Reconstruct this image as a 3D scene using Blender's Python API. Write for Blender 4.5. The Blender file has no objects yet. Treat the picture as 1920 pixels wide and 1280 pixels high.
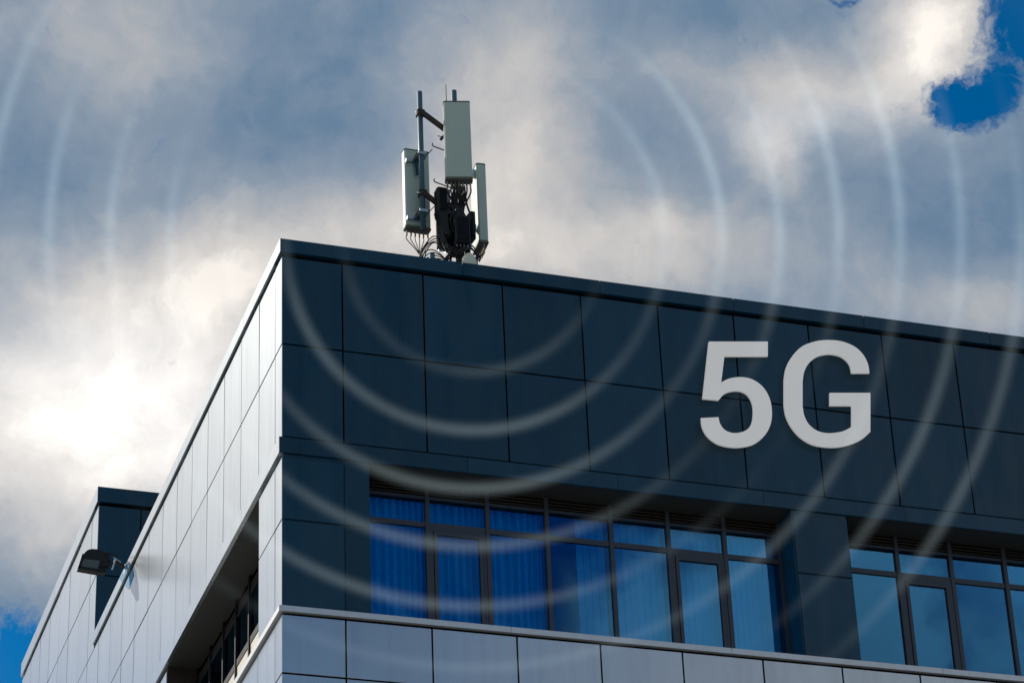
import bpy, math, random
from mathutils import Vector, Matrix
random.seed(7)
S = bpy.context.scene
C = S.collection
rad = math.radians
G = 23.8                                   # height of the first cladding joint above the ground

# ------------------------------------------------------------------ camera
FPX, YAW, PITCH, ROLL = 5469.9, rad(19.0709), rad(29.4779), rad(-2.5138)
CAM = Vector((-9.3985, -38.0067, -22.1846 + G))
cy, sy, cp, sp = math.cos(YAW), math.sin(YAW), math.cos(PITCH), math.sin(PITCH)
FWD = Vector((sy*cp, cy*cp, sp)); R0 = Vector((cy, -sy, 0)); U0 = R0.cross(FWD)
cr, sr = math.cos(ROLL), math.sin(ROLL)
RGT = cr*R0 + sr*U0; UPV = -sr*R0 + cr*U0
cd = bpy.data.cameras.new('camera'); cam = bpy.data.objects.new('camera', cd); C.objects.link(cam)
cd.sensor_width = 36; cd.lens = FPX/1920*36; cd.clip_start = 0.5; cd.clip_end = 5000
cam.matrix_world = Matrix(((RGT.x, UPV.x, -FWD.x, CAM.x), (RGT.y, UPV.y, -FWD.y, CAM.y), (RGT.z, UPV.z, -FWD.z, CAM.z), (0, 0, 0, 1)))
S.camera = cam

# ------------------------------------------------------------------ world
SUN_AZ, SUN_EL = rad(-36), rad(35)         # azimuth from +Y towards +X
SUN = Vector((math.sin(SUN_AZ)*math.cos(SUN_EL), math.cos(SUN_AZ)*math.cos(SUN_EL), math.sin(SUN_EL)))
W = bpy.data.worlds.new('World'); S.world = W; W.use_nodes = True
NT = W.node_tree; NT.nodes.clear()
class N:                                    # tiny node-graph helper
    def __init__(s, nt): s.nt = nt
    def n(s, t, **k):
        x = s.nt.nodes.new(t)
        for a, b in k.items(): setattr(x, a, b)
        return x
    def link(s, a, b): s.nt.links.new(a, b)
    def put(s, sock, v):
        if isinstance(v, bpy.types.NodeSocket): s.link(v, sock)
        elif isinstance(v, (tuple, list, Vector)) and sock.type == 'RGBA': sock.default_value = (*v[:3], 1)
        else: sock.default_value = v
    def m(s, op, a, b=0.0, c=0.0, clamp=False):
        x = s.n('ShaderNodeMath', operation=op, use_clamp=clamp)
        s.put(x.inputs[0], a); s.put(x.inputs[1], b); s.put(x.inputs[2], c); return x.outputs[0]
    def v(s, op, a, b=(0, 0, 0), c=(0, 0, 0), scale=None):
        x = s.n('ShaderNodeVectorMath', operation=op)
        s.put(x.inputs[0], a); s.put(x.inputs[1], b)
        if op in ('MULTIPLY_ADD',): s.put(x.inputs[2], c)
        if scale is not None: s.put(x.inputs['Scale'], scale)
        return x.outputs['Value'] if op in ('DOT_PRODUCT', 'LENGTH') else x.outputs[0]
    def noise(s, vec, scale, detail=4, rough=.5, dist=0.0):
        x = s.n('ShaderNodeTexNoise'); s.put(x.inputs['Vector'], vec)
        x.inputs['Scale'].default_value = scale; x.inputs['Detail'].default_value = detail
        x.inputs['Roughness'].default_value = rough; x.inputs['Distortion'].default_value = dist
        return x
    def mr(s, v, a, b, c=0.0, d=1.0, smooth=True):
        x = s.n('ShaderNodeMapRange'); x.interpolation_type = 'SMOOTHSTEP' if smooth else 'LINEAR'
        for i, q in enumerate((v, a, b, c, d)): s.put(x.inputs[i], q)
        return x.outputs[0]
    def mix(s, f, a, b):
        x = s.n('ShaderNodeMix', data_type='RGBA'); s.put(x.inputs[0], f); s.put(x.inputs[6], a); s.put(x.inputs[7], b)
        return x.outputs[2]
    def ramp(s, f, stops):
        x = s.n('ShaderNodeValToRGB'); s.put(x.inputs[0], f); e = x.color_ramp.elements
        while len(e) < len(stops): e.new(.5)
        for q, (p, c) in zip(e, stops): q.position = p; q.color = (*c, 1)
        return x.outputs[0]
w = N(NT)
tc = w.n('ShaderNodeTexCoord'); D = tc.outputs['Generated']
nz = w.noise(D, 9, 6, .58); warp = w.v('SUBTRACT', nz.outputs['Color'], (.5, .5, .5))
nz2 = w.noise(D, 42, 5, .6); warp2 = w.v('SUBTRACT', nz2.outputs['Color'], (.5, .5, .5))
Dw = w.v('ADD', D, w.v('ADD', w.v('SCALE', warp, scale=.040), w.v('SCALE', warp2, scale=.016)))
df = w.m('MAXIMUM', w.v('DOT_PRODUCT', Dw, tuple(FWD)), .15)
# tangent-plane chart of the part of the sky the street looks at (1 unit = 1/5.47 rad)
u = w.m('ADD', w.m('MULTIPLY', w.m('DIVIDE', w.v('DOT_PRODUCT', Dw, tuple(RGT)), df), 5.47), .96)
v = w.m('SUBTRACT', .64, w.m('MULTIPLY', w.m('DIVIDE', w.v('DOT_PRODUCT', Dw, tuple(UPV)), df), 5.47))
cx = w.n('ShaderNodeCombineXYZ'); w.link(u, cx.inputs[0]); w.link(v, cx.inputs[1]); UV = cx.outputs[0]
def blobs(lst):
    tot = 0.0
    for (x, y, sx, sy_, a) in lst:
        q = w.v('MULTIPLY', w.v('SUBTRACT', UV, (x, y, 0)), (1/sx, 1/sy_, 0))
        g = w.m('EXPONENT', w.m('MULTIPLY', w.v('DOT_PRODUCT', q, q), -.7))
        tot = w.m('MULTIPLY_ADD', g, a, tot)
    return tot
cover = blobs([(.20, .05, .28, .12, .38), (.30, .25, .3, .12, .12), (.60, .10, .14, .22, -.10), (.93, .12, .17, .12, .40), (1.00, .33, .17, .14, .52),
               (.70, .43, .22, .09, .50), (1.18, .27, .08, .12, -.20), (1.50, .16, .16, .07, .52), (1.74, .07, .09, .11, .95),
               (1.44, .30, .05, .06, .45), (1.86, .57, .22, .06, .28), (1.90, .40, .13, .09, -.10), (.24, .50, .26, .07, .34),
               (.15, .85, .32, .22, .75), (.05, .24, .10, .16, -.12), (1.35, .05, .10, .07, -.14), (1.15, .48, .25, .06, .42),
               (.42, .26, .20, .12, -.16), (1.60, .40, .16, .08, -.12), (1.25, .15, .10, .08, .22), (.45, .52, .10, .10, .40), (.25, .64, .24, .16, .42), (1.55, .56, .2, .06, .08), (1.35, .44, .42, .15, .20)])
glow = blobs([(.24, .65, .16, .10, .40), (.33, .83, .14, .16, .32), (.08, .78, .18, .14, .26), (.20, .74, .26, .20, .14), (1.72, .10, .07, .10, .18), (1.52, .22, .10, .05, .06), (1.44, .28, .045, .05, .17), (1.52, .25, .05, .03, .10), (1.60, .20, .06, .04, .08)])
hole = blobs([(1.925, .035, .10, .10, 1.4), (1.80, .19, .075, .042, 1.35), (1.87, .13, .025, .03, .35), (.03, 1.27, .10, .085, 1.5), (1.59, .0, .035, .012, .9), (1.73, .06, .05, .10, -.5)])
fm = w.mr(w.v('DOT_PRODUCT', D, tuple(FWD)), .955, .982)      # 1 inside the charted part, 0 beyond
det = w.m('MULTIPLY', w.m('SUBTRACT', w.noise(Dw, 16, 8, .62, .3).outputs[0], .5), .74)
inn = w.m('ADD', cover, w.m('ADD', det, w.m('MULTIPLY_ADD', w.m('SUBTRACT', w.noise(Dw, 55, 6, .6).outputs[0], .5), .32, .10)))
far = w.noise(Dw, 2.2, 7, .6, .3).outputs[0]
fwdness = w.m('MULTIPLY', w.v('DOT_PRODUCT', D, tuple(Vector((SUN.x, SUN.y, .15)).normalized())), .5)
out = w.m('ADD', w.m('ADD', w.m('MULTIPLY', w.m('SUBTRACT', far, .5), 1.6), w.m('MAXIMUM', fwdness, 0)), .26)
BK = Vector((math.sin(rad(147))*math.cos(rad(24)), math.cos(rad(147))*math.cos(rad(24)), math.sin(rad(24))))
bank = w.mr(w.m('ADD', w.v('DOT_PRODUCT', D, tuple(BK)), w.m('MULTIPLY', w.m('SUBTRACT', w.noise(Dw, 11, 6, .55).outputs[0], .5), .14)), .974, .997)
out = w.m('MULTIPLY_ADD', bank, .62, out)
cc = w.m('ADD', w.m('MULTIPLY', inn, fm), w.m('MULTIPLY', out, w.m('SUBTRACT', 1, fm)), clamp=True)
cloud = w.ramp(cc, [(0, (.130, .212, .318)), (.30, (.245, .305, .385)), (.58, (.435, .445, .465)), (.85, (.635, .605, .58)), (1, (.85, .80, .74))])
GD = Vector((math.sin(rad(-12))*math.cos(rad(37)), math.cos(rad(-12))*math.cos(rad(37)), math.sin(rad(37))))
added_glow = w.m('MULTIPLY', w.m('POWER', w.m('MAXIMUM', w.v('DOT_PRODUCT', D, tuple(GD)), 0), 14), .14)  # unseen broad sky glow, added to brighten reflections in the silver facade
gl = w.m('ADD', w.m('MULTIPLY', w.m('ADD', glow, w.m('MULTIPLY', det, w.m('MULTIPLY', glow, 2.2))), fm), w.m('MULTIPLY', added_glow, w.m('SUBTRACT', 1, fm)))
glc = w.v('MULTIPLY', (.62, .60, .57), w.n('ShaderNodeCombineXYZ').outputs[0])
gx = w.n('ShaderNodeCombineXYZ')
for i in range(3): w.link(gl, gx.inputs[i])
cloud = w.v('ADD', cloud, w.v('MULTIPLY', gx.outputs[0], (.62, .61, .60)))
sk = w.n('ShaderNodeTexSky', sky_type='NISHITA', sun_disc=False, sun_elevation=SUN_EL, sun_rotation=SUN_AZ, altitude=100, air_density=1.0, dust_density=.3, ozone_density=2.0)
hs = w.n('ShaderNodeHueSaturation'); hs.inputs['Saturation'].default_value = 1.6; hs.inputs['Value'].default_value = .75; w.link(sk.outputs[0], hs.inputs['Color'])
hin = w.mr(w.m('ADD', hole, w.m('ADD', w.m('MULTIPLY', det, .8), w.m('MULTIPLY', w.m('SUBTRACT', w.noise(Dw, 62, 8, .7, .6).outputs[0], .5), 2.3))), .30, 1.0)
hout = w.mr(w.m('SUBTRACT', w.m('ADD', w.noise(Dw, 1.7, 6, .6).outputs[0], w.m('MULTIPLY', w.v('DOT_PRODUCT', D, tuple(-SUN)), .16)), 0), .53, .66)
hout = w.m('MULTIPLY', hout, w.m('SUBTRACT', 1, bank))
xyz = w.n('ShaderNodeSeparateXYZ'); w.link(Dw, xyz.inputs[0])       # the cloud sheet ends low over the far side: clear sky below it
low = w.m('MULTIPLY', w.mr(xyz.outputs[2], .36, .45, .7, 0), w.mr(xyz.outputs[1], .2, .6))
hout = w.m('MAXIMUM', hout, low)
hh = w.m('ADD', w.m('MULTIPLY', hin, fm), w.m('MULTIPLY', hout, w.m('SUBTRACT', 1, fm)), clamp=True)
col = w.mix(hh, w.v('SCALE', cloud, scale=10.0), hs.outputs[0])
bg = w.n('ShaderNodeBackground'); bg.inputs['Strength'].default_value = .10; w.link(col, bg.inputs['Color'])
wo = w.n('ShaderNodeOutputWorld'); w.link(bg.outputs[0], wo.inputs['Surface'])
W.cycles.sampling_method = 'MANUAL'; W.cycles.sample_map_resolution = 512

# ------------------------------------------------------------------ sun, exposure
sd = bpy.data.lights.new('sun', 'SUN'); sd.energy = 3.6; sd.angle = rad(.6); sd.color = (1, .93, .84)
so = bpy.data.objects.new('sun', sd); C.objects.link(so); so.rotation_euler = (-SUN).to_track_quat('-Z', 'Y').to_euler(); so.location = (0, 0, 60)
S.view_settings.view_transform = 'Standard'; S.view_settings.look = 'None'
S.view_settings.exposure = 0.08; S.view_settings.gamma = 1; S.view_settings.use_curve_mapping = False

# ------------------------------------------------------------------ helpers
class MB:
    def __init__(s): s.v = []; s.f = []
    def add(s, vs, fs):
        o = len(s.v); s.v += [tuple(x) for x in vs]; s.f += [tuple(i+o for i in f) for f in fs]; return s
    def box(s, x0, x1, y0, y1, z0, z1, M=None, b=0):
        c = [(x0, y0, z0), (x1, y0, z0), (x1, y1, z0), (x0, y1, z0), (x0, y0, z1), (x1, y0, z1), (x1, y1, z1), (x0, y1, z1)]
        if M: c = [M @ Vector(q) for q in c]
        return s.add(c, [(0, 3, 2, 1), (4, 5, 6, 7), (0, 1, 5, 4), (1, 2, 6, 5), (2, 3, 7, 6), (3, 0, 4, 7)])
    def cbox(s, x0, x1, y0, y1, z0, z1, b, M=None):      # box with all vertical edges chamfered, and rims top and bottom
        def ring(i, z):
            X0, X1, Y0, Y1 = x0+i, x1-i, y0+i, y1-i
            return [(X0+b, Y0, z), (X1-b, Y0, z), (X1, Y0+b, z), (X1, Y1-b, z), (X1-b, Y1, z), (X0+b, Y1, z), (X0, Y1-b, z), (X0, Y0+b, z)]
        k = b*.6
        vs = ring(k, z0) + ring(0, z0+k) + ring(0, z1-k) + ring(k, z1)
        if M: vs = [M @ Vector(q) for q in vs]
        fs = [tuple(range(7, -1, -1)), tuple(range(24, 32))]
        for r in range(3):
            for i in range(8): fs.append((r*8+i, r*8+(i+1) % 8, r*8+8+(i+1) % 8, r*8+8+i))
        return s.add(vs, fs)
    def tube(s, pts, r, n=8, cap=True):
        pts = [Vector(p) for p in pts]; rs = r if isinstance(r, (list, tuple)) else [r]*len(pts)
        vs = []; ref = None
        for i, p in enumerate(pts):
            t = (pts[min(i+1, len(pts)-1)] - pts[max(i-1, 0)]).normalized()
            if ref is None: ref = Vector((0, 0, 1)) if abs(t.z) < .9 else Vector((1, 0, 0))
            a = t.cross(ref).normalized(); bb = t.cross(a).normalized(); ref = -bb if False else ref
            for k in range(n):
                th = 2*math.pi*k/n; vs.append(p + rs[i]*(math.cos(th)*a + math.sin(th)*bb))
        fs = []
        for i in range(len(pts)-1):
            for k in range(n): fs.append((i*n+k, i*n+(k+1) % n, (i+1)*n+(k+1) % n, (i+1)*n+k))
        if cap: fs += [tuple(range(n-1, -1, -1)), tuple(range((len(pts)-1)*n, len(pts)*n))]
        return s.add(vs, fs)
    def beam(s, a, b, w_, h_):
        a, b = Vector(a), Vector(b); t = (b-a); L = t.length; t.normalize()
        x = t.cross(Vector((0, 0, 1))); x.normalize(); y = x.cross(t)
        M = Matrix(((x.x, t.x, y.x, a.x), (x.y, t.y, y.y, a.y), (x.z, t.z, y.z, a.z), (0, 0, 0, 1)))
        return s.box(-w_/2, w_/2, 0, L, -h_/2, h_/2, M)
    def mesh(s, name, smooth=False):
        me = bpy.data.meshes.new(name); me.from_pydata(s.v, [], s.f); me.update()
        if smooth:
            for p in me.polygons: p.use_smooth = True
        return me
    def build(s, name, mat, parent=None, smooth=False, loc=None):
        me = s.mesh(name, smooth); me.materials.append(mat)
        return link(name, me, parent, loc)
def link(name, me, parent=None, loc=None):
    o = bpy.data.objects.new(name, me); C.objects.link(o)
    if parent is not None:
        o.parent = parent
        if loc is None:
            wl = parent.location.copy(); pp = parent.parent
            while pp is not None: wl += pp.location; pp = pp.parent
            o.location = -wl                 # vertices are written in world coordinates
    if loc is not None: o.location = loc
    return o
def thing(name, label, cat, loc=(0, 0, 0), group=None):
    o = bpy.data.objects.new(name, None); C.objects.link(o); o.location = loc; o.empty_display_size = .2
    return tag(o, label, cat, group)
def tag(o, label, cat, group=None):
    o['label'] = label; o['category'] = cat
    if group: o['group'] = group
    return o
def at(px, py, ax, val):                    # point of the plane axis=val met by one line of sight of the survey
    d = FWD*FPX + RGT*(px-960) - UPV*(py-640); t = (val-CAM[ax])/d[ax]; return CAM + d*t

# ------------------------------------------------------------------ materials
def mat(name, base, rough=.5, metal=0.0, spec=.5, var=0.0, dirt=0.0, bump=0.0, bscale=30, coat=0.0, rvar=0.0, objvar=0.0, streak=0.0):
    m = bpy.data.materials.new(name); m.use_nodes = True; nt = m.node_tree; q = N(nt)
    b = nt.nodes['Principled BSDF']; t = q.n('ShaderNodeTexCoord'); P = q.n('ShaderNodeNewGeometry').outputs['Position']
    b.inputs['Roughness'].default_value = rough; b.inputs['Metallic'].default_value = metal
    b.inputs['Specular IOR Level'].default_value = spec; b.inputs['Coat Weight'].default_value = coat; b.inputs['Coat Roughness'].default_value = .12
    c = tuple(base); fac = 1.0
    if var or dirt or objvar or streak:
        fac = q.m('ADD', 1.0, q.m('MULTIPLY', q.m('SUBTRACT', q.noise(P, 1.3, 5, .6).outputs[0], .5), var*2))
        if dirt: fac = q.m('MULTIPLY', fac, q.mr(q.noise(P, 11, 6, .7).outputs[0], .35, .75, 1.0, 1-dirt))
        if streak:
            sv = q.v('MULTIPLY', P, (1, 1, .05)); fac = q.m('MULTIPLY', fac, q.mr(q.noise(sv, 5, 3, .55).outputs[0], .4, .72, 1.0, 1-streak))
        if objvar:
            oi = q.n('ShaderNodeObjectInfo'); fac = q.m('MULTIPLY', fac, q.mr(oi.outputs['Random'], 0, 1, 1-objvar, 1+objvar, False))
        col = q.v('SCALE', c, scale=fac); q.link(col, b.inputs['Base Color'])
    else: b.inputs['Base Color'].default_value = (*c, 1)
    if rvar: q.link(q.mr(q.noise(q.v('MULTIPLY', P, (1, 1, .25)), 2.5, 5, .6).outputs[0], .3, .7, rough*(1-rvar), rough*(1+rvar)), b.inputs['Roughness'])
    if bump:
        bp = q.n('ShaderNodeBump'); bp.inputs['Strength'].default_value = bump; bp.inputs['Distance'].default_value = .02
        q.link(q.noise(P, bscale, 3, .5).outputs[0], bp.inputs['Height']); q.link(bp.outputs[0], b.inputs['Normal'])
    return m
M_navy = mat('navy_composite_panel', (.003, .042, .078), .34, 0, .34, var=.20, rvar=.25, objvar=.13, streak=.14, bump=.05, bscale=1.2)
M_silver = mat('silver_composite_panel', (.45, .505, .55), .27, .90, .5, var=.05, rvar=.0, objvar=.045, streak=.09)
M_sill = mat('sill_metal', (.62, .63, .64), .38, .5, .5, var=.05, dirt=.1)
M_back = mat('joint_shadow_backing', (.002, .002, .003), .9, 0, 0)
M_soffit = mat('soffit_board', (.035, .037, .031), .7, var=.1)
M_frame = mat('anthracite_frame', (.040, .046, .060), .42, .2, .5, var=.08)
M_dframe = mat('black_frame', (.010, .011, .014), .6, 0, .15)
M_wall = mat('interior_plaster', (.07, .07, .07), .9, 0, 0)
M_cream = mat('cream_infill', (.62, .60, .50), .5, var=.08, streak=.1)
M_roof = mat('roof_felt', (.06, .06, .06), .9)
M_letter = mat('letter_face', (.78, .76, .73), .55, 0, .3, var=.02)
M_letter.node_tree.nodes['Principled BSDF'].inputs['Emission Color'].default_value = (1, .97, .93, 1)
M_letter.node_tree.nodes['Principled BSDF'].inputs['Emission Strength'].default_value = .21   # added glow that lifts the letters' brightness on the shaded wall
M_shell = mat('antenna_shell', (.43, .53, .47), .45, 0, .4, var=.04, streak=.04)
M_endcap = mat('antenna_end_cap', (.10, .11, .09), .6, var=.1)
M_pole = mat('galvanised_pole_paint', (.035, .10, .15), .45, .1, .5, var=.12, dirt=.15)
M_rust = mat('rusty_brown_steel', (.055, .042, .036), .7, .3, .3, var=.3, dirt=.3)
M_black = mat('black_plastic', (.014, .016, .016), .5, 0, .25)
M_cable = mat('black_cable', (.010, .010, .011), .5)
M_unit = mat('dark_radio_housing', (.010, .014, .020), .5, 0, .3, var=.2)
M_steel = mat('galvanised_steel', (.42, .46, .50), .38, .8, var=.15, dirt=.15)
M_dish = mat('dish_radome', (.62, .63, .50), .5, var=.05)
M_lampglass = mat('flood_lamp_glass', (.09, .10, .085), .15, 0, .6, var=.2)
M_film = mat('blue_film', (.02, .22, .42), .5, 0, .2, var=.2)
M_brass = mat('connector_brass', (.22, .17, .10), .5, .5)
M_asph = mat('asphalt', (.05, .05, .052), .9, var=.2, bump=.4, bscale=60)
M_pave = mat('concrete_paving', (.30, .29, .27), .85, var=.15, dirt=.15)
M_grass = mat('lawn', (.05, .085, .025), .9, var=.3)
M_curtain = mat('curtain_cloth', (.80, .80, .80), .9, var=.04)
M_blind = mat('blind_fabric', (.72, .74, .75), .8, var=.04, objvar=.06)
def glass_mat():
    m = bpy.data.materials.new('blue_solar_glass'); m.use_nodes = True; nt = m.node_tree; nt.nodes.clear(); q = N(nt)
    P = q.n('ShaderNodeNewGeometry').outputs['Position']; oi = q.n('ShaderNodeObjectInfo').outputs['Random']
    off = q.n('ShaderNodeCombineXYZ'); q.link(q.m('MULTIPLY', oi, 17.0), off.inputs[0])
    bp = q.n('ShaderNodeBump'); bp.inputs['Strength'].default_value = .05; bp.inputs['Distance'].default_value = .02
    q.link(q.noise(q.v('ADD', P, off.outputs[0]), 1.4, 2, .5).outputs[0], bp.inputs['Height'])
    gl = q.n('ShaderNodeBsdfGlossy'); gl.inputs['Roughness'].default_value = .02; gl.inputs['Color'].default_value = (.25, .60, .98, 1); q.link(bp.outputs[0], gl.inputs['Normal'])
    tr = q.n('ShaderNodeBsdfTransparent'); tr.inputs['Color'].default_value = (.01, .80, 1.0, 1)
    fr = q.n('ShaderNodeFresnel'); fr.inputs['IOR'].default_value = 1.6
    mx = q.n('ShaderNodeMixShader'); q.link(q.m('ADD', q.m('MULTIPLY', fr.outputs[0], 1.0), .05, clamp=True), mx.inputs[0])
    q.link(tr.outputs[0], mx.inputs[1]); q.link(gl.outputs[0], mx.inputs[2])
    o = q.n('ShaderNodeOutputMaterial'); q.link(mx.outputs[0], o.inputs['Surface']); return m
M_glass = glass_mat()

# ------------------------------------------------------------------ ground
def ground(name, x0, x1, y0, y1, z, m):
    o = MB().add([(x0, y0, z), (x1, y0, z), (x1, y1, z), (x0, y1, z)], [(0, 1, 2, 3)]).build(name, m); o['kind'] = 'structure'; return o
ground('ground', -2000, 2000, -2000, 2000, 0, M_pave)
o = MB().box(-6, 30, -6, 32, -.2, .12).build('pavement', M_pave); o['kind'] = 'structure'
ground('road', -60, 90, -34, -22, .004, M_asph)

# ------------------------------------------------------------------ the building
B = thing('office_building', 'navy and silver clad office building with blue glazing and a taller rear wing', 'building')
XE, YE = 24.0, 25.05                        # far ends of the two facades
XJ = [0, .97] + [.97+1.3235*k for k in range(1, 17)] + [XE]
YJ = [0, .435, 1.50] + [1.50+1.2385*k for k in range(1, 19)] + [YE]
def bbox(name, m, *a, parent=None):
    a = list(a); a[4] += G; a[5] += G
    return MB().box(*a).build(name, m, parent or B)
# structural bodies behind the cladding
bbox('upper_wall', M_back, .03, XE, .03, YE-.03, -1.85, 1.60)
bbox('lower_wall', M_back, .03, XE, .03, YE-.03, -G+.12, -4.46)
bbox('rear_wing_wall', M_back, .03, 14, 15.68, YE-.03, 1.60, 4.86)
bbox('roof', M_roof, .3, XE-.3, .3, 15.6, 1.60, 1.64)
bbox('corner_column', M_navy, .03, 1.36, .03, 1.47, -4.46, -1.86)
bbox('facade_column', M_navy, 8.325, 9.25, .03, .9, -4.46, -1.86)
bbox('facade_column', M_navy, 16.27, 17.2, .03, .9, -4.46, -1.86)
bbox('facade_column', M_rust, .03, .9, 8.355, 9.8, -4.46, -1.86)
bbox('facade_column', M_rust, .03, .9, 17.0, YE-.03, -4.46, -1.86)
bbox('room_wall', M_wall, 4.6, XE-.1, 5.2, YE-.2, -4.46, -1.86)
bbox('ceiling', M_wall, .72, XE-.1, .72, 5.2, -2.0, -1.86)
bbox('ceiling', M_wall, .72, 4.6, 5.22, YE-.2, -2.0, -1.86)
# soffits under the projecting band
bbox('soffit', M_soffit, .02, XE, .02, .7, -1.872, -1.851)
bbox('soffit', M_soffit, .02, .7, .702, YE-.05, -1.872, -1.851)

def panel_mesh(w_, h_, t=.022, c=.004):     # front face at local y=0 looking to -Y, chamfered rim
    g = .0125
    x0, x1, z0, z1 = g, w_-g, g, h_-g
    vs = [(x0, t, z0), (x1, t, z0), (x1, t, z1), (x0, t, z1), (x0, c, z0), (x1, c, z0), (x1, c, z1), (x0, c, z1),
          (x0+c, 0, z0+c), (x1-c, 0, z0+c), (x1-c, 0, z1-c), (x0+c, 0, z1-c)]
    fs = [(3, 2, 1, 0), (8, 9, 10, 11)]
    for i in range(4):
        j = (i+1) % 4; fs += [(i, j, 4+j, 4+i), (4+i, 4+j, 8+j, 8+i)]
    me = bpy.data.meshes.new('panel'); me.from_pydata(vs, [], fs); me.update(); return me
PM = {}
def panel(face, a, b, z0, z1, m, plane=0.0, first=False):
    key = (round(b-a, 3), round(z1-z0, 3), m.name)
    if key not in PM: PM[key] = panel_mesh(b-a, z1-z0); PM[key].materials.append(m)
    o = bpy.data.objects.new('panel', PM[key]); C.objects.link(o); o.parent = B
    j = lambda s: random.uniform(-s, s)
    if face == 'R':
        o.location = (a, plane + j(.0015), z0+G); o.rotation_euler = (j(.0022), 0, j(.0016))
    else:                                   # left face looks to -X
        o.location = (plane + j(.0015), b, z0+G); o.rotation_euler = (j(.0022), 0, -math.pi/2 + j(.0016))
    return o
for i in range(len(XJ)-1):
    a, b = XJ[i], XJ[i+1]
    if i == 0: a += -.006
    panel('R', a, b, 0, 1.57, M_navy); panel('R', a, b, -1.61, 0, M_navy)
    panel('R', a, b, -5.46, -4.53, M_silver, .006); panel('R', a, b, -7.0, -5.46, M_silver, .006)
for (a, b) in ((-.006, .97), (.97, 1.375), (8.31, 9.265), (16.255, 17.215)):
    panel('R', a, b, -2.99, -1.95, M_navy, .004); panel('R', a, b, -4.42, -2.99, M_navy, .004)
for i in range(len(YJ)-1):
    a, b = YJ[i], YJ[i+1]
    if i == 0: a += .004
    for z0, z1 in ((0, 1.57), (-1.61, 0), (-5.46, -4.53), (-7.0, -5.46)): panel('L', a, b, z0, z1, M_silver, 0 if z0 > -4 else .006)
    if b > 15.7:
        a2 = max(a, 15.654)
        for z0, z1 in ((3.21, 4.79), (1.57, 3.21)): panel('L', a2, b, z0, z1, M_silver)
for (a, b) in ((.004, .435), (.435, 1.485), (8.34, 9.07), (9.07, 9.8), (17.0, 18.2), (18.2, 19.5)):
    panel('L', a, b, -2.99, -1.95, M_silver, .004); panel('L', a, b, -4.42, -2.99, M_silver, .004)
xw = [0, .885, 2.2, 3.5, 4.8, 6.1, 7.4, 8.7]
for i in range(len(xw)-1):
    panel('R', xw[i]-(.006 if i == 0 else 0), xw[i+1], 3.21, 4.79, M_navy, 15.65); panel('R', xw[i]-(.006 if i == 0 else 0), xw[i+1], 1.57, 3.21, M_navy, 15.65)
# navy returns of the columns inside the window recesses, silver return of the corner column
bbox('column_return', M_navy, 8.300, 8.322, .03, .60, -4.44, -1.88)
bbox('column_return', M_navy, 16.24, 16.262, .03, .60, -4.44, -1.88)

def run(name, m, face, s0, s1, step, o0, o1, z0, z1, gap=.009, first=None):
    s = s0; k = 0
    while s < s1-.01:
        e = min(s + (first if (first and k == 0) else step), s1)
        if face == 'R': bbox(name, m, s, e-gap, o0, o1, z0, z1)
        else: bbox(name, m, o0, o1, s, e-gap, z0+.001, z1-.001)
        s = e; k += 1
run('coping', M_navy, 'R', -.037, XE, 2.325, -.040, .40, 1.632, 1.866, first=2.99)
run('coping', M_silver, 'L', -.0385, 15.60, 2.5, -.040, .402, 1.632, 1.866)
run('coping', M_navy, 'R', -.037, 14, 2.4, 15.61, 16.0, 4.85, 5.19, first=3.0)
run('coping', M_silver, 'L', 15.6115, YE, 2.5, -.040, .402, 4.85, 5.19)
run('band_trim', M_navy, 'R', -.0415, XE, 2.45, -.005, .028, -1.877, -1.619, gap=.006, first=2.98)
run('band_trim', M_silver, 'L', -.003, YE, 2.5, -.040, .028, -1.877, -1.614)
run('sill', M_sill, 'R', -.037, XE, 3.55, -.050, .56, -4.505, -4.415, gap=.006)
run('sill', M_sill, 'L', -.0385, YE, 3.5, -.050, .562, -4.505, -4.415)

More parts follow.
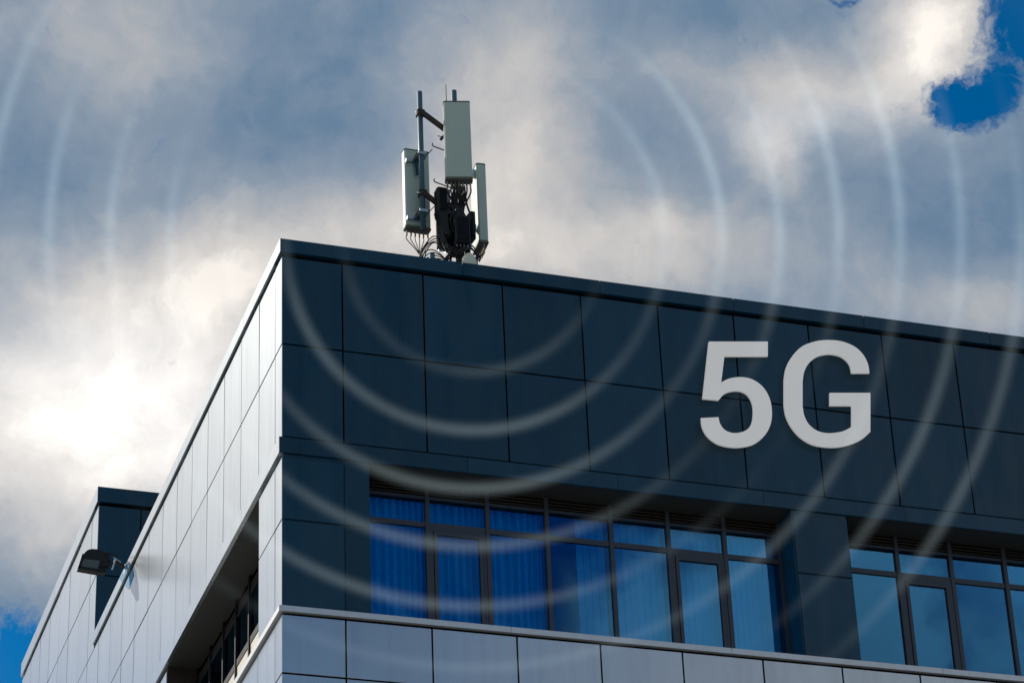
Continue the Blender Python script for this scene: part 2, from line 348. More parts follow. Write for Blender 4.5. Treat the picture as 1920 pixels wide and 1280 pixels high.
# windows --------------------------------------------------------
def glazing(face, depth, edges, sashes, sashname='sash', zb=-4.43, infill=False, zt=-2.12):
    def bx(mb, a, b, d0, d1, z0, z1):
        if face == 'R': mb.box(a, b, depth+d0, depth+d1, z0+G, z1+G)
        else: mb.box(depth+d0, depth+d1, a, b, z0+G, z1+G)
    for i in range(len(edges)-1):
        a, b = edges[i], edges[i+1]
        f = MB()
        bx(f, a-.033, a+.033, -.03, .05, zb, -1.88) if i == 0 else bx(f, a-.033, a+.033, -.03, .05, zb, -1.88)
        if i == len(edges)-2: bx(f, b-.06, b+.0, -.03, .05, zb, -1.88)
        A, Bb = a+.033, b-(.06 if i == len(edges)-2 else .033)
        if not infill: bx(f, A, Bb, -.012, .05, -2.60, -2.515)
        bx(f, A, Bb, -.012, .05, zb, zb+.06)
        bx(f, A, Bb, -.012, .05, zt-.0, zt+.045)
        FM = M_dframe if infill else M_frame
        win = f.build('window', FM, B)
        hb = MB()
        bx(hb, A, Bb, .03, .05, zt+.045, -1.88)
        hb.build('head_panel', M_back, win)
        for k in range(3):
            h2 = MB(); z = zt+.075+k*.055; bx(h2, A, Bb, -.0, .03, z, z+.018); h2.build('louvre_slat', M_rust, win)
        p = MB(); bx(p, A, Bb, .012, .018, -2.515 if not infill else -2.98, zt); p.build('pane', M_glass, win)
        zl = zb+.06
        if infill:
            p = MB(); bx(p, A, Bb, .0, .02, zb+.06, -3.10); p.build('infill_panel', M_cream, win)
            p = MB(); bx(p, A, Bb, -.012, .04, -3.10, -2.98); p.build('transom', FM, win); continue
        if i in sashes:
            s_ = MB(); t1, t2 = .055, .115
            for t0, t3, d0 in ((.004, t1-.004, -.018), (t1+.006, t2, -.034)):
                bx(s_, A+t0, A+t3, d0, .04, zl, -2.60-t0); bx(s_, Bb-t3, Bb-t0, d0, .04, zl, -2.60-t0)
                bx(s_, A+t3, Bb-t3, d0, .04, -2.60-t3, -2.60-t0)
            s_.build('sash', M_frame, win)
            p = MB(); bx(p, A+t2, Bb-t2, .0, .006, zl, -2.60-t2); p.build('pane', M_glass, win)
        else:
            p = MB(); bx(p, A, Bb, .012, .018, zl, -2.60); p.build('pane', M_glass, win)
E1 = [1.44, 2.43, 3.40, 4.37, 5.43, 6.39, 7.345, 8.32]
E2 = [9.32, 10.344, 11.30, 12.277, 13.25, 14.21, 15.2, 16.25]
E3 = [17.25, 18.3, 19.3, 20.3, 21.3, 22.3, 23.9]
glazing('R', .56, E1, (1, 5)); glazing('R', .56, E2, (1, 5)); glazing('R', .56, E3, ())
EL1 = [1.55, 2.5, 3.45, 4.40, 5.35, 6.29, 7.3, 8.34]
glazing('L', .56, EL1, (), infill=True, zt=-2.22)
glazing('L', .56, [9.85, 10.9, 11.95, 13.0, 14.0, 15.0, 16.0, 17.0], (), infill=True, zt=-2.22)

# curtains and blinds behind the glass ---------------------------
def curtain(x0, x1, label, seed, ph):
    rnd = random.Random(seed); n = int((x1-x0)/.007); vs = []; fs = []
    ks = [(rnd.uniform(.9, 1.1), rnd.uniform(0, 6.28)) for _ in range(3)]
    ph_ = rnd.uniform(0, 6)
    for i in range(n+1):
        x = x0 + (x1-x0)*i/n
        q = .5+.5*math.tanh(2.4*(math.sin(2*math.pi*(x/.112 + .35*math.sin(x*5.3+ph) + ph_)) + .15 + .45*math.sin(x*17+ph)))
        y = .80 + .17*(1-q) + .012*math.sin(x*11+ks[1][1])
        for z, kk in ((-4.40, 1.1), (-3.3, 1.0), (-2.06, .9)): vs.append((x + .010*math.sin(z*3+x*5), .80+(y-.80)*kk, z+G))
    for i in range(n):
        for j in (0, 1): k = i*3+j; fs.append((k, k+3, k+4, k+1))
    o = MB().add(vs, fs).build('curtain', M_curtain, None, smooth=True)
    tag(o, label, 'curtain', 'pleated curtains behind the blue glass')
curtain(1.40, 2.41, 'pleated curtain behind the leftmost window beside the corner column', 1, 0)
curtain(2.45, 3.37, 'pleated curtain behind the opening sash nearest the corner column', 2, 1)
curtain(3.42, 4.36, 'pleated curtain behind the fixed window right of the first opening sash', 3, 2)
def blind(x0, x1, label, seed, seg=.105):
    rnd = random.Random(seed)
    t = thing('vertical_blind', label, 'blind', (x0, .8, -4.4+G), 'slatted vertical blinds behind the glass')
    MB().box(x0, x1, .74, .80, -2.07+G, -2.02+G).build('rail', M_frame, t)
    n = max(3, round((x1-x0)/seg)); base = None
    for i in range(n):
        wd = (x1-x0)/n
        if base is None:
            me = MB().box(-wd*.56, wd*.56, -.001, .001, -4.38+4.4, -2.08+4.4).mesh('slat'); me.materials.append(M_blind); base = me
        o = bpy.data.objects.new('slat', base); C.objects.link(o); o.parent = t
        o.location = ((i+.5)*wd, 0.02, 0); o.rotation_euler = (0, 0, rad(14)+rnd.uniform(-.05, .05))
blind(4.93, 5.40, 'half-drawn slatted blind covering only the right part of its window', 5)
blind(5.47, 6.36, 'slatted blind behind the fixed window just left of the second opening sash', 6)
blind(6.42, 7.31, 'slatted blind behind the opening sash left of the middle column', 7)
blind(7.37, 8.28, 'slatted blind behind the last window before the middle navy column', 8)

# blue film stuck on the parapet under the floodlight
def film(pts, plane, name='film_patch'):
    ps = [at(x, y, 0, plane) for x, y in pts]
    n = len(ps); vs = [(p.x, p.y, p.z) for p in ps] + [(p.x+.003, p.y, p.z) for p in ps]
    fs = [tuple(range(n)), tuple(range(2*n-1, n-1, -1))] + [(i, i+n, (i+1) % n+n, (i+1) % n) for i in range(n)]
    MB().add(vs, fs).build(name, M_film, B)
film([(238, 1053.5), (243.4, 1060.6), (229, 1091), (223.8, 1085.5), (229, 1074.5), (232, 1069)], -.0435)
film([(248.3, 1065), (251, 1078), (241, 1104.5), (233.5, 1096.5)], -.004)

# ------------------------------------------------------------------ letters 5 and G
def cat(pts, closed_corner):
    """pts: list of (x, y, smooth). smooth runs are Catmull-Rom interpolated."""
    out = []; n = len(pts)
    for i in range(n):
        p1, p2 = pts[i], pts[(i+1) % n]
        if p1[2] == 0 and p2[2] == 0 or (p1[2] == 2): out.append((p1[0], p1[1])); continue
        p0 = pts[i-1] if p1[2] == 1 else p1; p3 = pts[(i+2) % n] if p2[2] == 1 else p2
        for k in range(6):
            t = k/6
            out.append(tuple(.5*(2*p1[j] + (p2[j]-p0[j])*t + (2*p0[j]-5*p1[j]+4*p2[j]-p3[j])*t*t + (3*p1[j]-p0[j]-3*p2[j]+p3[j])*t**3) for j in (0, 1)))
    return out
five = [(252, 226, 0), (564, 226, 0), (564, 304, 0), (334, 304, 0), (317, 442, 0), (362, 421, 1), (420, 414, 1), (482, 426, 1), (538, 466, 1), (574, 528, 1), (586, 602, 1),
        (577, 668, 1), (545, 725, 1), (490, 768, 1), (425, 784, 1), (368, 784, 1), (300, 768, 1), (246, 728, 1), (218, 680, 1), (211, 630, 0),
        (303, 626, 0), (311, 660, 1), (335, 692, 1), (372, 708, 1), (410, 708, 1), (450, 694, 1), (478, 660, 1), (487, 602, 1), (480, 548, 1), (456, 508, 1), (420, 489, 1), (378, 488, 1), (335, 502, 1), (304, 536, 0), (219, 528, 0)]
gee = [(1102, 393, 0), (1008, 393, 0), (996, 346, 1), (960, 310, 1), (915, 295, 1), (870, 294, 1), (822, 307, 1), (780, 342, 1), (756, 388, 1), (748, 440, 0), (748, 566, 0),
       (757, 618, 1), (782, 664, 1), (822, 696, 1), (868, 709, 1), (912, 709, 1), (962, 700, 1), (1008, 677, 0), (1008, 565, 0), (892, 565, 0), (892, 497, 0), (1107, 497, 0),
       (1107, 703, 0), (1062, 742, 1), (1005, 768, 1), (940, 783, 1), (875, 784, 1), (800, 770, 1), (735, 731, 1), (688, 676, 1), (660, 618, 1), (650, 560, 0), (650, 430, 0),
       (660, 368, 1), (690, 308, 1), (742, 254, 1), (812, 226, 1), (882, 218, 1), (955, 225, 1), (1022, 252, 1), (1068, 294, 1), (1094, 345, 1)]
LT = thing('facade_lettering', 'large pale 5G lettering mounted on the navy cladding', 'lettering', (7.9, -.08, G))
from mathutils.geometry import tessellate_polygon
def letter(name, pts, label):
    y0, y1 = -.125, -.090
    ps = [at(1240+x/2.8235, 560+yy/2.8235, 1, y0) for x, yy in cat(pts, 0)]
    n = len(ps); vs = [(p.x, y0, p.z) for p in ps] + [(p.x, y1, p.z) for p in ps]
    tri = tessellate_polygon([[Vector((p.x, p.z, 0)) for p in ps]])
    fs = [tuple(t) for t in tri] + [tuple(i+n for i in reversed(t)) for t in tri] + [(i, i+n, (i+1) % n+n, (i+1) % n) for i in range(n)]
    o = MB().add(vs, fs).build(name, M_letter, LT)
    import bmesh
    bm = bmesh.new(); bm.from_mesh(o.data); bmesh.ops.recalc_face_normals(bm, faces=bm.faces); bm.to_mesh(o.data); bm.free()
    return o
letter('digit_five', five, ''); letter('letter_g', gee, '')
sp_ = MB()
for x, yy in ((300, 260), (520, 265), (260, 480), (530, 620), (380, 745), (250, 660), (700, 330), (700, 650), (880, 255), (880, 745), (1055, 560), (1040, 340), (1055, 690)):
    p = at(1240+x/2.8235, 560+yy/2.8235, 1, -.09); sp_.tube([(p.x, -.09, p.z), (p.x, .0, p.z)], .012, 6)
sp_.build('stand_off', M_steel, LT)

# ------------------------------------------------------------------ rooftop antenna group
def P(px, py, Y): return at(px, py, 1, Y)
# central mast
pt = P(851, 171, 1.85); xm = pt.x; zt_ = pt.z; ROOF = 1.64+G
mast = thing('antenna_mast', 'central steel mast with two brown arms and a blue side pole on the roof', 'mast', (xm, 1.85, ROOF))
MB().tube([(xm, 1.85, ROOF+.02), (xm, 1.85, zt_)], .048, 16).build('pole', M_pole, mast, True)
MB().cbox(xm-.2, xm+.2, 1.65, 2.05, ROOF, ROOF+.03, .02).build('base_plate', M_steel, mast)
sx = P(786.6, 173, 1.80).x; sz0 = P(792.5, 430, 1.8).z; sz1 = P(786.6, 173, 1.8).z
MB().tube([(sx, 1.80, sz0), (sx, 1.80, sz1)], .046, 16).build('side_pole', M_pole, mast, True)
for (a, b) in (((790, 211), (842, 252)), ((792, 361), (842, 402))):
    p0 = P(*a, 1.76); p1 = P(*b, 1.76)
    MB().beam((p0.x-.0, 1.745, p0.z), (p1.x, 1.72, p1.z), .05, .085).build('arm', M_rust, mast)
    MB().cbox(sx-.07, sx+.07, 1.72, 1.87, p0.z-.055, p0.z+.055, .02).build('clamp', M_rust, mast)
    MB().tube([(sx-.10, 1.73, p0.z-.03), (sx+.06, 1.73, p0.z-.03)], .009, 6).build('clamp_bolt', M_steel, mast)
for (a, b) in (((810.8, 273), (831, 281)), ((814, 340), (838, 348)), ((815, 405), (838, 413)), ((820, 300), (838, 306))):
    if a[0] == 820: continue
    p0 = P(*a, 1.8); p1 = P(*b, 1.82)
    MB().tube([(p0.x, 1.8, p0.z+.05), (p0.x, 1.8, p0.z+.004), (p0.x+.02, 1.8, p0.z-.012), (xm, 1.84, p1.z-.05)], .011, 7).build('step_peg', M_rust, mast)
p0 = P(824, 258, 1.8); p1 = P(829, 250, 1.8)
MB().tube([(p0.x-.03, 1.8, p0.z+.03), (p1.x+.06, 1.8, p0.z+.01)], .008, 6).beam((p0.x+.02, 1.8, p0.z-.04), (p1.x+.06, 1.82, p1.z-.01), .03, .05).build('bracket', M_rust, mast)
# clamps and junk on the central mast
for z, r_, h_ in ((P(855, 368, 1.85).z, .13, .07), (P(855, 352, 1.85).z, .09, .05), (P(855, 376, 1.8).z, .10, .04), (P(855, 398, 1.8).z, .08, .05), (P(855, 440, 1.8).z, .11, .06), (P(855, 462, 1.8).z, .09, .06)):
    MB().cbox(xm-r_, xm+r_, 1.85-r_*.8, 1.85+r_*.8, z-h_/2, z+h_/2, .03).build('collar', M_black, mast)
w0 = P(835.9, 158.8, 1.8); w1 = P(836.8, 194, 1.8)
MB().tube([(w0.x, 1.8, w0.z), (w0.x, 1.8, w1.z-.4)], [.006, .011], 6).build('whip_aerial', M_rust, mast)

def rotz(a, c): return Matrix.Translation(c) @ Matrix.Rotation(a, 4, 'Z')
def antenna(label, cx_, cy_, z0, z1, wd, dp, az, ncon, tilt=0.0):
    """az = compass-like azimuth of the front (from +Y to +X). local -Y is the front."""
    t = thing('panel_antenna', label, 'antenna', (cx_, cy_, z0), 'sector panel antennas on the roof mast')
    M = rotz(math.pi-az, Vector((cx_, cy_, 0)))
    MB().cbox(-wd/2, wd/2, -dp/2, dp/2, z0+.05, z1-.022, .022, M).build('radome', M_shell, t)
    MB().cbox(-wd/2-.004, wd/2+.004, -dp/2-.004, dp/2+.004, z1-.024, z1, .022, M).build('top_cap', M_endcap, t)
    MB().cbox(-wd/2-.008, wd/2+.008, -dp/2-.008, dp/2+.008, z0, z0+.052, .024, M).build('bottom_cap', M_endcap, t)
    ends = []
    for i in range(ncon):
        lx = -wd/2 + wd*(i+.5)/ncon; ly = random.uniform(-.02, .02)
        a = M @ Vector((lx, ly, z0)); b = M @ Vector((lx, ly, z0-.05)); c = M @ Vector((lx, ly, z0-.11))
        MB().tube([a, b], .011, 8).build('connector', M_steel, t); MB().tube([b, c], .016, 8).build('connector', M_brass, t); ends.append(c)
    return t, M, ends
def cable(pts, label, r=.011, n=22):
    pts = [Vector(p) for p in pts]; out = []
    m = len(pts)
    for i in range(m-1):
        p0, p1, p2, p3 = pts[max(i-1, 0)], pts[i], pts[i+1], pts[min(i+2, m-1)]
        for k in range(7):
            t = k/7; out.append(.5*(2*p1 + (p2-p0)*t + (2*p0-5*p1+4*p2-p3)*t*t + (3*p1-p0-3*p2+p3)*t**3))
    out.append(pts[-1])
    o = MB().tube(out, r, 6).build('antenna_cable', M_cable, None, True); return tag(o, label, 'cable', 'black antenna cables on the roof mast')
# left antenna: seen from behind, sunlit left edge
zb_ = P(780, 430, 2.02).z
LA, ML, eL = antenna('lower left panel antenna seen from behind, hung on the blue side pole', P(780, 350, 2.05).x, 2.05, P(780, 433, 2.05).z, P(780, 281, 2.05).z-.05, .44, .17, rad(-1), 6)
for z in (P(790, 297, 1.9).z, P(790, 404, 1.9).z):
    br = MB().box(sx-.075, sx+.075, 1.72, 1.97, z-.025, z+.025); br.build('pole_clamp', M_steel, LA)
    MB().box(sx-.24, sx-.13, 1.90, 1.965, z-.09, z-.03).build('bracket', M_steel, LA)
    MB().beam((sx-.18, 1.94, z-.06), (sx, 1.94, z-.05), .02, .05).build('bracket', M_pole, LA)
    for dx in (-.09, .09): MB().tube([(sx+dx, 1.70, z), (sx+dx, 1.95, z+.0)], .009, 6).build('clamp_bolt', M_black, LA)
    MB().tube([(sx+.09, 1.72, z-.02), (sx+.17, 1.70, z+.08)], .008, 6).build('strap', M_black, LA)
z = P(790, 297, 1.9).z
MB().beam((sx-.09, 1.93, z-.03), (sx-.07, 1.90, z-.36), .03, .03).beam((sx-.05, 1.93, z-.03), (sx-.04, 1.90, z-.34), .03, .03).build('tilt_arm', M_pole, LA)
# centre antenna
CA, MC, eC = antenna('tallest centre panel antenna facing the street', P(858, 270, 1.52).x, 1.52, P(858, 341, 1.52).z, P(856, 194, 1.52).z, .455, .17, rad(194), 7)
for z in (P(855, 215, 1.7).z, P(855, 318, 1.7).z):
    MB().box(xm-.07, xm+.07, 1.60, 1.92, z-.03, z+.03).build('pole_clamp', M_steel, CA)
# right antenna: edge on
RA, MR, eR = antenna('right-hand panel antenna turned edge-on with its back in the sun', P(896, 380, 1.95).x+.02, 1.95, P(900, 455, 1.95).z-.13, P(900, 307, 1.95).z-.13, .44, .165, rad(93), 6)
for zpx in (330, 432):
    z = P(890, zpx, 1.9).z
    MB().beam((xm, 1.86, z), (P(893, zpx, 1.95).x, 1.93, z+.02), .04, .05).build('bracket', M_steel, RA)
    MB().cbox(P(884, zpx, 1.9).x-.02, P(884, zpx, 1.9).x+.06, 1.80, 1.90, z-.06, z+.07, .01).build('pole_clamp', M_steel, RA)
# radio units ------------------------------------------------------
def radio(label, c, w_, d_, h_, az, fins, m=M_unit, taper=False):
    t = thing('radio_unit', label, 'radio unit', c)
    M = rotz(math.pi-az, Vector((c[0], c[1], 0)))
    MB().cbox(-w_/2, w_/2, -d_/2, d_/2, c[2], c[2]+h_, .02, M).build('housing', m, t)
    for i in range(fins):
        x = -w_/2+.03 + (w_-.06)*i/(fins-1)
        MB().box(x-.004, x+.004, -d_/2-.035, -d_/2+.002, c[2]+.03, c[2]+h_-.03, M).build('fin', m, t)
    if taper:
        k = [(-w_/2, -d_/2), (w_/2, -d_/2), (w_/2, d_/2), (-w_/2, d_/2)]
        vs = [M @ Vector((x, y, c[2]+.0)) for x, y in k] + [M @ Vector((x*.35+.08, y*.7, c[2]-.42)) for x, y in k]
        MB().add(vs, [(0, 1, 2, 3), (7, 6, 5, 4), (0, 4, 5, 1), (1, 5, 6, 2), (2, 6, 7, 3), (3, 7, 4, 0)]).build('bracket', M_black, t)
    for i in range(4):
        x = -w_/2+.04+(w_-.08)*i/3
        MB().tube([M @ Vector((x, 0, c[2])), M @ Vector((x, 0, c[2]-.05))], .012, 7).build('connector', M_steel, t)
    return t
a = P(829, 403, 1.7); b = P(829, 357, 1.7)
radio('tall black radio unit left of the mast under the centre antenna', (a.x-.02, 1.7, a.z), .17, .22, b.z-a.z, rad(180), 5, M_black, True)
a = P(843, 403, 1.75); MB
t = thing('junction_box', 'narrow grey box between the tall radio unit and the mast', 'box', (a.x-.03, 1.75, a.z))
MB().cbox(a.x-.06, a.x+.01, 1.7, 1.85, a.z, P(843, 358, 1.75).z, .01).build('housing', M_steel, t)
MB().cbox(a.x-.05, a.x+.0, 1.695, 1.705, a.z+.05, a.z+.15, .003).build('cover', M_unit, t)
a = P(868, 458, 1.62); b = P(868, 408, 1.62)
radio('squat finned dark radio unit right of the mast near its foot', (a.x-.01, 1.62, a.z), .26, .16, b.z-a.z, rad(186), 9)
a = P(882, 455, 1.75); b = P(882, 404, 1.75)
radio('rounded black radio unit beside the right-hand antenna', (a.x, 1.75, a.z), .10, .30, b.z-a.z, rad(175), 4, M_unit)
a = P(824, 466, 1.95); b = P(824, 418, 1.95)
radio('narrow radio unit low on the left of the mast behind the cables', (a.x+.02, 1.95, a.z), .13, .12, b.z-a.z, rad(195), 4, M_endcap)
a = P(846, 470, 1.92); b = P(846, 396, 1.92)
radio('flat black unit right behind the mast, half hidden by the feeder cables', (a.x, 1.95, a.z), .26, .10, b.z-a.z, rad(180), 6, M_unit)
for k, (px, py, w_, h_) in enumerate(((846, 386, .16, .12), (862, 398, .14, .10), (840, 436, .13, .15), (858, 474, .22, .10))):
    p = P(px, py, 1.70)
    MB().cbox(p.x-w_/2, p.x+w_/2, 1.68, 1.80, p.z-h_/2, p.z+h_/2, .02).build('cable_clamp', M_black, mast)
# microwave dish
dc_ = P(880, 496, 1.3); t = thing('microwave_dish', 'small pale round dish peeping over the parapet at the mast foot', 'dish', (dc_.x, 1.3, ROOF))
vs = []; fs = []; ns = 28; Md = Matrix.Translation(Vector((dc_.x, 1.30, dc_.z))) @ Matrix.Rotation(rad(-14), 4, 'Z') @ Matrix.Rotation(rad(90), 4, 'X')
prof = [(0, .075), (.08, .07), (.15, .052), (.19, .03), (.205, 0), (.205, -.09), (.15, -.13), (0, -.14)]
for r_, z in prof:
    for k in range(ns): vs.append(Md @ Vector((r_*math.cos(2*math.pi*k/ns)*.62, r_*math.sin(2*math.pi*k/ns)*1.12, z)))
for i in range(len(prof)-1):
    for k in range(ns): fs.append((i*ns+k, i*ns+(k+1) % ns, (i+1)*ns+(k+1) % ns, (i+1)*ns+k))
MB().add(vs, fs).build('reflector', M_dish, t, True)
MB().tube([(dc_.x, 1.40, dc_.z), (xm, 1.85, dc_.z)], .03, 8).build('bracket', M_steel, t)
MB().tube([(dc_.x+.0, 1.42, ROOF+.0), (dc_.x, 1.42, dc_.z)], .025, 8).build('post', M_steel, t)
# little stub vent
sv = P(810, 480, 1.4); o = thing('vent_stub', 'short blue-grey stub behind the parapet left of the mast', 'pipe', (sv.x, 1.4, ROOF))
MB().tube([(sv.x, 1.4, ROOF), (sv.x, 1.4, P(810, 477, 1.4).z)], .05, 12).build('pipe', M_pole, o, True)
# cables
ORD = ['first', 'second', 'third', 'fourth', 'fifth', 'sixth', 'seventh']
fb = P(787, 487, 1.75)
for i, e in enumerate(eL):
    tgt = Vector((fb.x + .015*i, 1.75, fb.z-.15)); mid = e.lerp(tgt, .5) + Vector((-.05+.02*i, 0, -.02))
    cable([e, e+Vector((0, 0, -.08)), mid, tgt, tgt+Vector((.05, 0, -.6))], ORD[i] + ' thin jumper cable, counted from the left, below the lower left antenna', .0085)
for i in range(4):
    a = P(786+i*3.2, 484, 1.7); b = P(795+i*4.5, 462-i*1.5, 1.62+i*.04); c = P(813+i*3, 443+i*4.5, 1.64+.04*i); d = P(832+i, 452+i*3, 1.75)
    cable([a+Vector((0, 0, -.4)), a, b, c, d], 'black cable looping in an arch from the left pole to the mast', .010)
for i in range(4):
    a = P(789+i*3, 490, 1.7+i*.03); b = P(799+i*5, 471+i*4.5, 1.6); c = P(816+i*2, 470+i*5, 1.68); d = P(836+i, 490, 1.75)
    cable([a+Vector((0, 0, -.3)), a, b, c, d, d+Vector((0, 0, -.4))], 'black cable in a low loop just above the parapet', .010)
for i, e in enumerate(eC):
    k = xm + .05*(i-3)/3
    cable([e, e+Vector((0, .02, -.10)), Vector((k, 1.72, e.z-.32)), Vector((k+random.uniform(-.04, .04), 1.72, e.z-.7)), Vector((k+random.uniform(-.1, .1), 1.7, e.z-1.2)), Vector((k+random.uniform(-.12, .12), 1.75, e.z-1.9))],
          ORD[i] + ' cable, counted from the left, running down from the centre antenna', .014)
for i in range(13):
    x = xm + random.uniform(-.13, .10); z = P(855, 350, 1.8).z
    cable([Vector((x, 1.74, z)), Vector((x+random.uniform(-.08, .08), 1.70, z-.4)), Vector((x+random.uniform(-.14, .14), 1.68, z-.8)), Vector((x+random.uniform(-.12, .12), 1.72, z-1.4)), Vector((x, 1.8, z-2.2))],
          'thick black feeder cable in the tangle around the mast', .017)
for i in range(8):
    a = P(826+random.uniform(-3, 6), 440+random.uniform(-6, 14), 1.70); b = P(838+random.uniform(-6, 6), 462+random.uniform(-8, 8), 1.60); c = P(848+random.uniform(-4, 8), 470+random.uniform(-10, 12), 1.66); d = P(835+random.uniform(-8, 12), 492, 1.75)
    cable([a, b, c, d, d+Vector((0, 0, -.4))], 'black cable coiled at the left foot of the mast', .012)
for i, e in enumerate(eR):
    tgt = P(893-i*1.3, 486, 1.85)
    cable([e, e+Vector((0, 0, -.07)), e.lerp(tgt, .55)+Vector((.03, 0, 0)), tgt, tgt+Vector((-.05, 0, -.5))], ORD[i] + ' jumper cable, counted from the left, below the right-hand antenna', .010)
for i in range(5):
    a = P(856+random.uniform(-3, 3), 482-i*2, 1.7); b = P(872, 470-i*2, 1.62); c = P(886, 464+random.uniform(-3, 5), 1.7); d = P(897+random.uniform(-3, 3), 476+i*2, 1.85)
    cable([a, b, c, d], 'black cable sweeping from the mast foot towards the right-hand antenna', .013)

# ------------------------------------------------------------------ floodlight on the parapet
YF = 12.33
FL = thing('floodlight', 'black floodlight on an arm reaching out over the silver parapet', 'floodlight', (-.04, YF, 1.85+G))
def Q(px, py, dy=0): p = at(px, py, 1, YF+dy); return p
hv = []
front = [Q(146.5, 1065), Q(156, 1040), Q(159.5, 1034.5), Q(165, 1030), Q(172, 1028.3), Q(184, 1029), Q(198, 1036), Q(206, 1045), Q(207, 1056), Q(198, 1073), Q(181, 1071)]
n = len(front); vs = []
for dy in (-.0, .16): vs += [(p.x, p.y+dy, p.z) for p in front]
fs = [tuple(range(n)), tuple(range(2*n-1, n-1, -1))] + [(i, i+n, (i+1) % n+n, (i+1) % n) for i in range(n)]
MB().add(vs, fs).build('housing', M_black, FL)
def quad(name, pts, y, th, m):
    vs = [(p.x, YF+y, p.z) for p in pts] + [(p.x, YF+y+th, p.z) for p in pts]; k = len(pts)
    MB().add(vs, [tuple(range(k)), tuple(range(2*k-1, k-1, -1))] + [(i, i+k, (i+1) % k+k, (i+1) % k) for i in range(k)]).build(name, m, FL)
quad('lamp_glass', [Q(151.5, 1063), Q(157, 1047.5), Q(187.5, 1051), Q(182.5, 1067)], -.012, .012, M_lampglass)
quad('rim', [Q(145.5, 1066), Q(147.5, 1061), Q(182, 1067), Q(181, 1072.5)], -.03, .06, M_black)
quad('rim', [Q(145.5, 1065), Q(154, 1038.5), Q(158, 1038.5), Q(150, 1065)], -.03, .06, M_black)
quad('rim', [Q(183, 1068), Q(191, 1051), Q(193, 1052), Q(184.5, 1072)], -.022, .04, M_black)
MB().beam(Q(200, 1037), Q(220, 1042), .04, .035).tube([Q(201, 1037.5, -.03), Q(201, 1037.5, .03)], .035, 12).build('arm', M_unit, FL)
MB().beam(Q(205, 1046), Q(211, 1066), .04, .02).build('yoke', M_unit, FL)
MB().beam(Q(210, 1067, -.03), Q(216.5, 1047, -.03), .025, .03).build('yoke', M_sill, FL)
MB().beam(Q(213, 1045, -.02), Q(227, 1054, -.02), .03, .02).build('bracket', M_steel, FL)
MB().beam(Q(215, 1052), Q(235, 1064), .05, .05).build('arm', M_rust, FL)
MB().beam(Q(190, 1060), Q(212, 1057), .05, .06).build('bracket', M_unit, FL)
p = Q(235, 1064)
MB().cbox(-.05, .0, YF-.08, YF+.06, 1.70+G, 1.90+G, .01).build('mounting_plate', M_steel, FL)

# ------------------------------------------------------------------ radio wave rings, soft luminous bands hovering in front of the facade
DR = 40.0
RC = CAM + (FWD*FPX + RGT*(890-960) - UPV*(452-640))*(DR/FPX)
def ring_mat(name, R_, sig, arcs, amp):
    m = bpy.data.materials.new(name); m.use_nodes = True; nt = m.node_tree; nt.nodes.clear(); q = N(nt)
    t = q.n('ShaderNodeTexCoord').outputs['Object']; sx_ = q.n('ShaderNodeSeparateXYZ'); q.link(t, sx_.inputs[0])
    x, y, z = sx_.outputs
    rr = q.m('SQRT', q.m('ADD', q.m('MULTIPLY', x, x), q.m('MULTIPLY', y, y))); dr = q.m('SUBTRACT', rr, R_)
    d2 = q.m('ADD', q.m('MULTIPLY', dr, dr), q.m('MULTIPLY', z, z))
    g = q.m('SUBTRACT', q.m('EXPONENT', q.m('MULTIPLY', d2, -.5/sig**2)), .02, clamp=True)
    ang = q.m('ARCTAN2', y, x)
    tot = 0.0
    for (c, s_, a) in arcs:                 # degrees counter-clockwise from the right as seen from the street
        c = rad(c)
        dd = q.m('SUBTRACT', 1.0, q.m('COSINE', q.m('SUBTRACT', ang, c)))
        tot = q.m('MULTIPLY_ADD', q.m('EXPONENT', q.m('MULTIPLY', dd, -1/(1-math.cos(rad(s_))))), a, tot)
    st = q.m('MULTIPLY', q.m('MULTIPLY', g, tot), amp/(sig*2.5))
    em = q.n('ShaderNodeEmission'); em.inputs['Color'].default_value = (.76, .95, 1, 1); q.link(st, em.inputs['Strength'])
    o = q.n('ShaderNodeOutputMaterial'); q.link(em.outputs[0], o.inputs['Volume']); return m
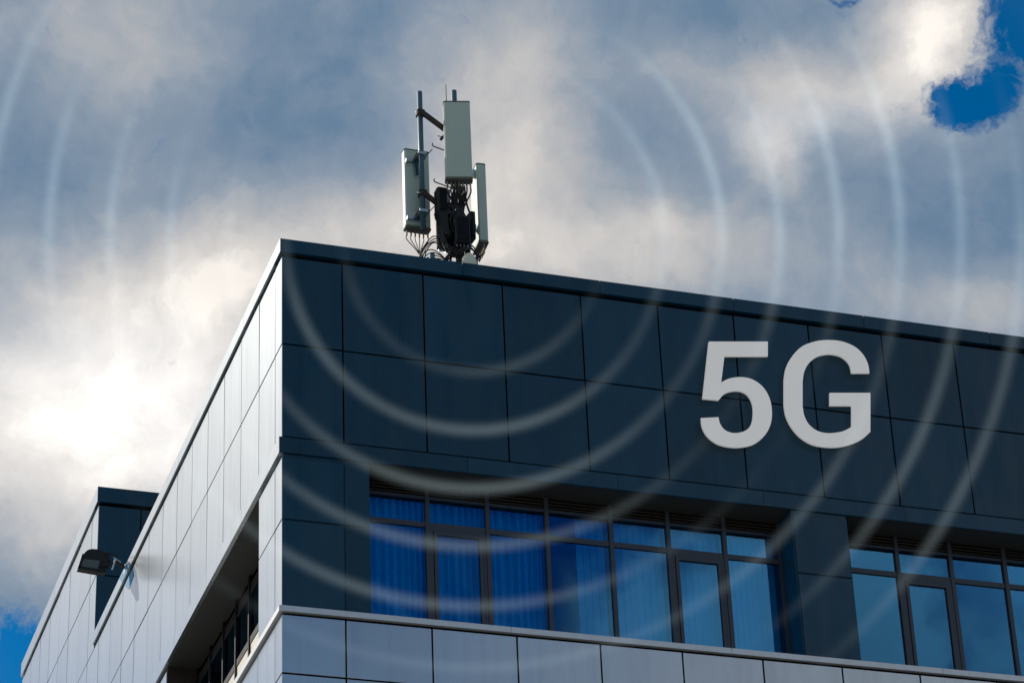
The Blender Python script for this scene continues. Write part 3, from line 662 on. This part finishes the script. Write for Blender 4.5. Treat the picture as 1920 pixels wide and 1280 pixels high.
RINGS = [(1.79, 'innermost pale wave ring curving just below the antennas', [(-75, 40, .8), (-150, 30, .35)], .045),
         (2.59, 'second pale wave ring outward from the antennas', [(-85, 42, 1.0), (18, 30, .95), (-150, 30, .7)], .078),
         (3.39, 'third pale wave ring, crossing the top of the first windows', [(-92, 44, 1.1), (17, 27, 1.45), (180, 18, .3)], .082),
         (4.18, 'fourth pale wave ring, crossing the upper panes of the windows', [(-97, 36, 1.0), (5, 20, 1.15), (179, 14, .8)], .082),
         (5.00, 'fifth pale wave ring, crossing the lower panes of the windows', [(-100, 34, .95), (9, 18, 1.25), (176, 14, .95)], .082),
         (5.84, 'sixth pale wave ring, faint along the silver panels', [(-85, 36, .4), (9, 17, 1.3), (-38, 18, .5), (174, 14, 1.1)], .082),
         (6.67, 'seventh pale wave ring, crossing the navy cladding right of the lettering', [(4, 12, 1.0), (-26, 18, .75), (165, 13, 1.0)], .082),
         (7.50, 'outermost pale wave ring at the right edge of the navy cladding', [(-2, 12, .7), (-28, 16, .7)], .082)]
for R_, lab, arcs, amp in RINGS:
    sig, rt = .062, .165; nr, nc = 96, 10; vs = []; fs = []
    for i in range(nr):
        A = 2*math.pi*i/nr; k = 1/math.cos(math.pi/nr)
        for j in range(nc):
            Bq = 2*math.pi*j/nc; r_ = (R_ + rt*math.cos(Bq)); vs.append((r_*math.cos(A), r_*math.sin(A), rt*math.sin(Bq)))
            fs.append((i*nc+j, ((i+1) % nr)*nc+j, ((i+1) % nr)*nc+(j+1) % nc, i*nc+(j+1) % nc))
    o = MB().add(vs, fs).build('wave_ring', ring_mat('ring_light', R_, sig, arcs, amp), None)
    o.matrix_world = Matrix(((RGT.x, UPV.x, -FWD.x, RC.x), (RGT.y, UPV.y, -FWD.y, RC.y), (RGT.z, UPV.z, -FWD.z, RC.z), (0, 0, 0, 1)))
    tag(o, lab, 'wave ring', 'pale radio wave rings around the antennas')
S.cycles.volume_max_steps = 256; S.cycles.transparent_max_bounces = 16; S.cycles.max_bounces = 8
